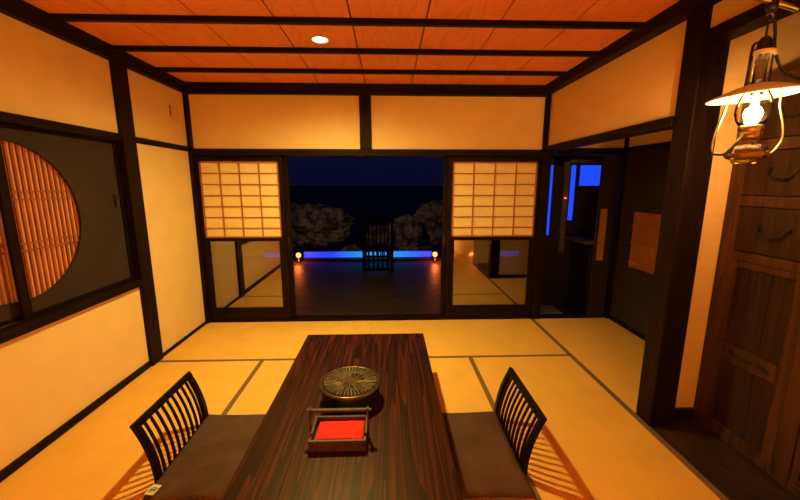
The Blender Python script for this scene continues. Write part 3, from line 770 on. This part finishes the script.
def lantern(x, y, label):
    t = thing('terrace_lantern', (x, y, -.1), label, 'lantern', 'terrace lanterns')
    obj('base', lathe(bmesh.new(), [(0, 0), (.05, 0), (.05, .02), (.03, .03), (.03, .10), (0, .10)], 24, (x, y, -.099)), M['black_metal'], t)
    obj('glowing_globe', lathe(bmesh.new(), [(0, .101), (.03, .104), (.046, .125), (.05, .15), (.044, .178), (.028, .196), (0, .20)], 24, (x, y, -.099)), M['flame'], t)
    obj('cap', lathe(bmesh.new(), [(0, .202), (.045, .202), (.03, .222), (.008, .236), (0, .237)], 24, (x, y, -.099)), M['black_metal'], t)
    L = bpy.data.lights.new('lantern_glow', 'POINT'); L.energy = 7; L.color = (1, .20, .03); L.shadow_soft_size = .05
    o = bpy.data.objects.new('lantern_glow', L); COL.objects.link(o); o.location = (x, y - .10, .06)
lantern(-1.86, 7.40, 'glowing orange lantern at the left end of the terrace')
lantern(.975, 7.40, 'glowing orange lantern at the right end of the terrace')
lantern(1.74, 7.40, 'orange lantern added as a reflection in the right door glass')  # extra lantern added in place of a lamp reflection in the glass

# terrace chair (seen from behind, in silhouette)
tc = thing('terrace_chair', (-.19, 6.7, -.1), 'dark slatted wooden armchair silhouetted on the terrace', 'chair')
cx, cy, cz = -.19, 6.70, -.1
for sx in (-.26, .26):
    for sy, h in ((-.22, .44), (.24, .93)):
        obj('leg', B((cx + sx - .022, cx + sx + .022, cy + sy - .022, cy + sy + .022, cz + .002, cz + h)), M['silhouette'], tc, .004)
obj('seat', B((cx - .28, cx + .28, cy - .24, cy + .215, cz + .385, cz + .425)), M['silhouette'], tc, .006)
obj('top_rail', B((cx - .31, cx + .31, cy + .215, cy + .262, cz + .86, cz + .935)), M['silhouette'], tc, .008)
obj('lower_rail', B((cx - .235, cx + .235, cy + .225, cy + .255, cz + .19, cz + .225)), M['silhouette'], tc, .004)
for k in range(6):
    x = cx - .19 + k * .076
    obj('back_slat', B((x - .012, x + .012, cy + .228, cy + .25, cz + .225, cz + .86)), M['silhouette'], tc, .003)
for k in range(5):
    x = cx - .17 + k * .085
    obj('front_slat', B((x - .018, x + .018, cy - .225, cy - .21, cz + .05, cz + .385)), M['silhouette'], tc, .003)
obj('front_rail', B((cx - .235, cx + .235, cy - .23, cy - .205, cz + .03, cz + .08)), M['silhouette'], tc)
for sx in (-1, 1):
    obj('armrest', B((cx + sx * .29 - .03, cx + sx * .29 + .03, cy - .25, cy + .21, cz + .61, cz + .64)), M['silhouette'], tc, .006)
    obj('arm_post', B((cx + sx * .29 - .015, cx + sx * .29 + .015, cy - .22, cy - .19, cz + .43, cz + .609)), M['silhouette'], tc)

# rocks on the shore
def rock(x, y, z, r, sq, seed, label):
    bm = bmesh.new()
    bmesh.ops.create_icosphere(bm, subdivisions=6, radius=1)
    off = Vector((seed * 7.3, seed * 1.7, seed))
    for v in bm.verts:
        p = v.co.copy()
        d = 1 + .30 * noise.noise(p * 1.4 + off) + .20 * (1 - abs(noise.noise(p * 3.1 + off)) * 2) * .6 + .14 * noise.noise(p * 6 + off) + .08 * noise.noise(p * 13 + off) + .035 * noise.noise(p * 29 + off)
        v.co = Vector((p.x * sq[0], p.y * sq[1], p.z * sq[2])) * d * r
    for f in bm.faces: f.smooth = False
    me = bpy.data.meshes.new('shore_rock'); bm.to_mesh(me); bm.free(); me.materials.append(M['stone'])
    o = bpy.data.objects.new('shore_rock', me); COL.objects.link(o); o.location = (x, y, z)
    tag(o, label, 'rock', 'rocks on the shore')
rock(-3.3, 14.3, -.12, 1.0, (1.55, .8, .82), 1, 'large pale rugged rock beyond the left end of the terrace')
rock(-4.2, 11.6, -.9, .8, (.9, .7, .75), 2, 'low dark rock right beside the left terrace lantern')
rock(-2.55, 11.8, -1.25, .62, (1.1, .6, .6), 3, 'low dark rock just above the left blue edge')
rock(-1.35, 12.7, -1.2, .62, (.9, .6, .75), 4, 'small dark rock left of the terrace chair')
rock(2.0, 14.6, .0, .80, (1.1, .6, 1.0), 5, 'tall rugged rock at the right end of the terrace')
rock(.62, 13.6, -.40, .62, (1.0, .6, .95), 6, 'rounded rock just right of the terrace chair')
rock(1.15, 12.0, -1.15, .8, (1.2, .6, .65), 7, 'low rock above the right blue edge')
rock(-.45, 15.3, -.9, .6, (.8, .7, .9), 8, 'dark rock behind the slats of the terrace chair')
struct('ground_sea', B((-900, 900, 8.2, 1500, -6.2, -6.0)), M['sea'])
L = bpy.data.lights.new('rock_fill_light', 'SPOT'); L.energy = 330; L.color = (1, .74, .42); L.spot_size = math.radians(38); L.spot_blend = .6; L.shadow_soft_size = .1  # unseen spot added to light the rocks
o = bpy.data.objects.new('rock_fill_light', L); COL.objects.link(o); o.location = (-2.2, 4.3, 2.9)
o.rotation_euler = (Vector((-.8, 14.0, -.2)) - Vector(o.location)).to_track_quat('-Z', 'Y').to_euler()

# ------------------------------------------------------------------ world: deep blue night sky
W = bpy.data.worlds.new('night'); S.world = W; W.use_nodes = True
nt = W.node_tree; bg = nt.nodes['Background']
tcn = nt.nodes.new('ShaderNodeTexCoord'); sp = nt.nodes.new('ShaderNodeSeparateXYZ'); rp = nt.nodes.new('ShaderNodeValToRGB')
nt.links.new(tcn.outputs['Generated'], sp.inputs[0]); nt.links.new(sp.outputs['Z'], rp.inputs[0]); nt.links.new(rp.outputs[0], bg.inputs['Color'])
e = rp.color_ramp.elements
e[0].position = 0; e[0].color = (.0022, .0026, .014, 1); e[1].position = .5; e[1].color = (.003, .004, .045, 1)
bg.inputs['Strength'].default_value = 1.0

# ------------------------------------------------------------------ camera
f = 361.0
pitch = math.atan(66 / f); yaw = math.atan(12 / f * math.cos(pitch))
cd = bpy.data.cameras.new('camera'); cam = bpy.data.objects.new('camera', cd); COL.objects.link(cam)
cam.location = (0, 0, 1.5); cam.rotation_euler = (PI / 2 - pitch, 0, -yaw)
cd.sensor_width = 36; cd.sensor_fit = 'HORIZONTAL'; cd.lens = 36 * f / 800; cd.clip_start = .05; cd.clip_end = 3000
S.camera = cam
vs = S.view_settings; vs.view_transform = 'Standard'; vs.look = 'None'; vs.gamma = 1; vs.exposure = 0.22; vs.use_curve_mapping = False
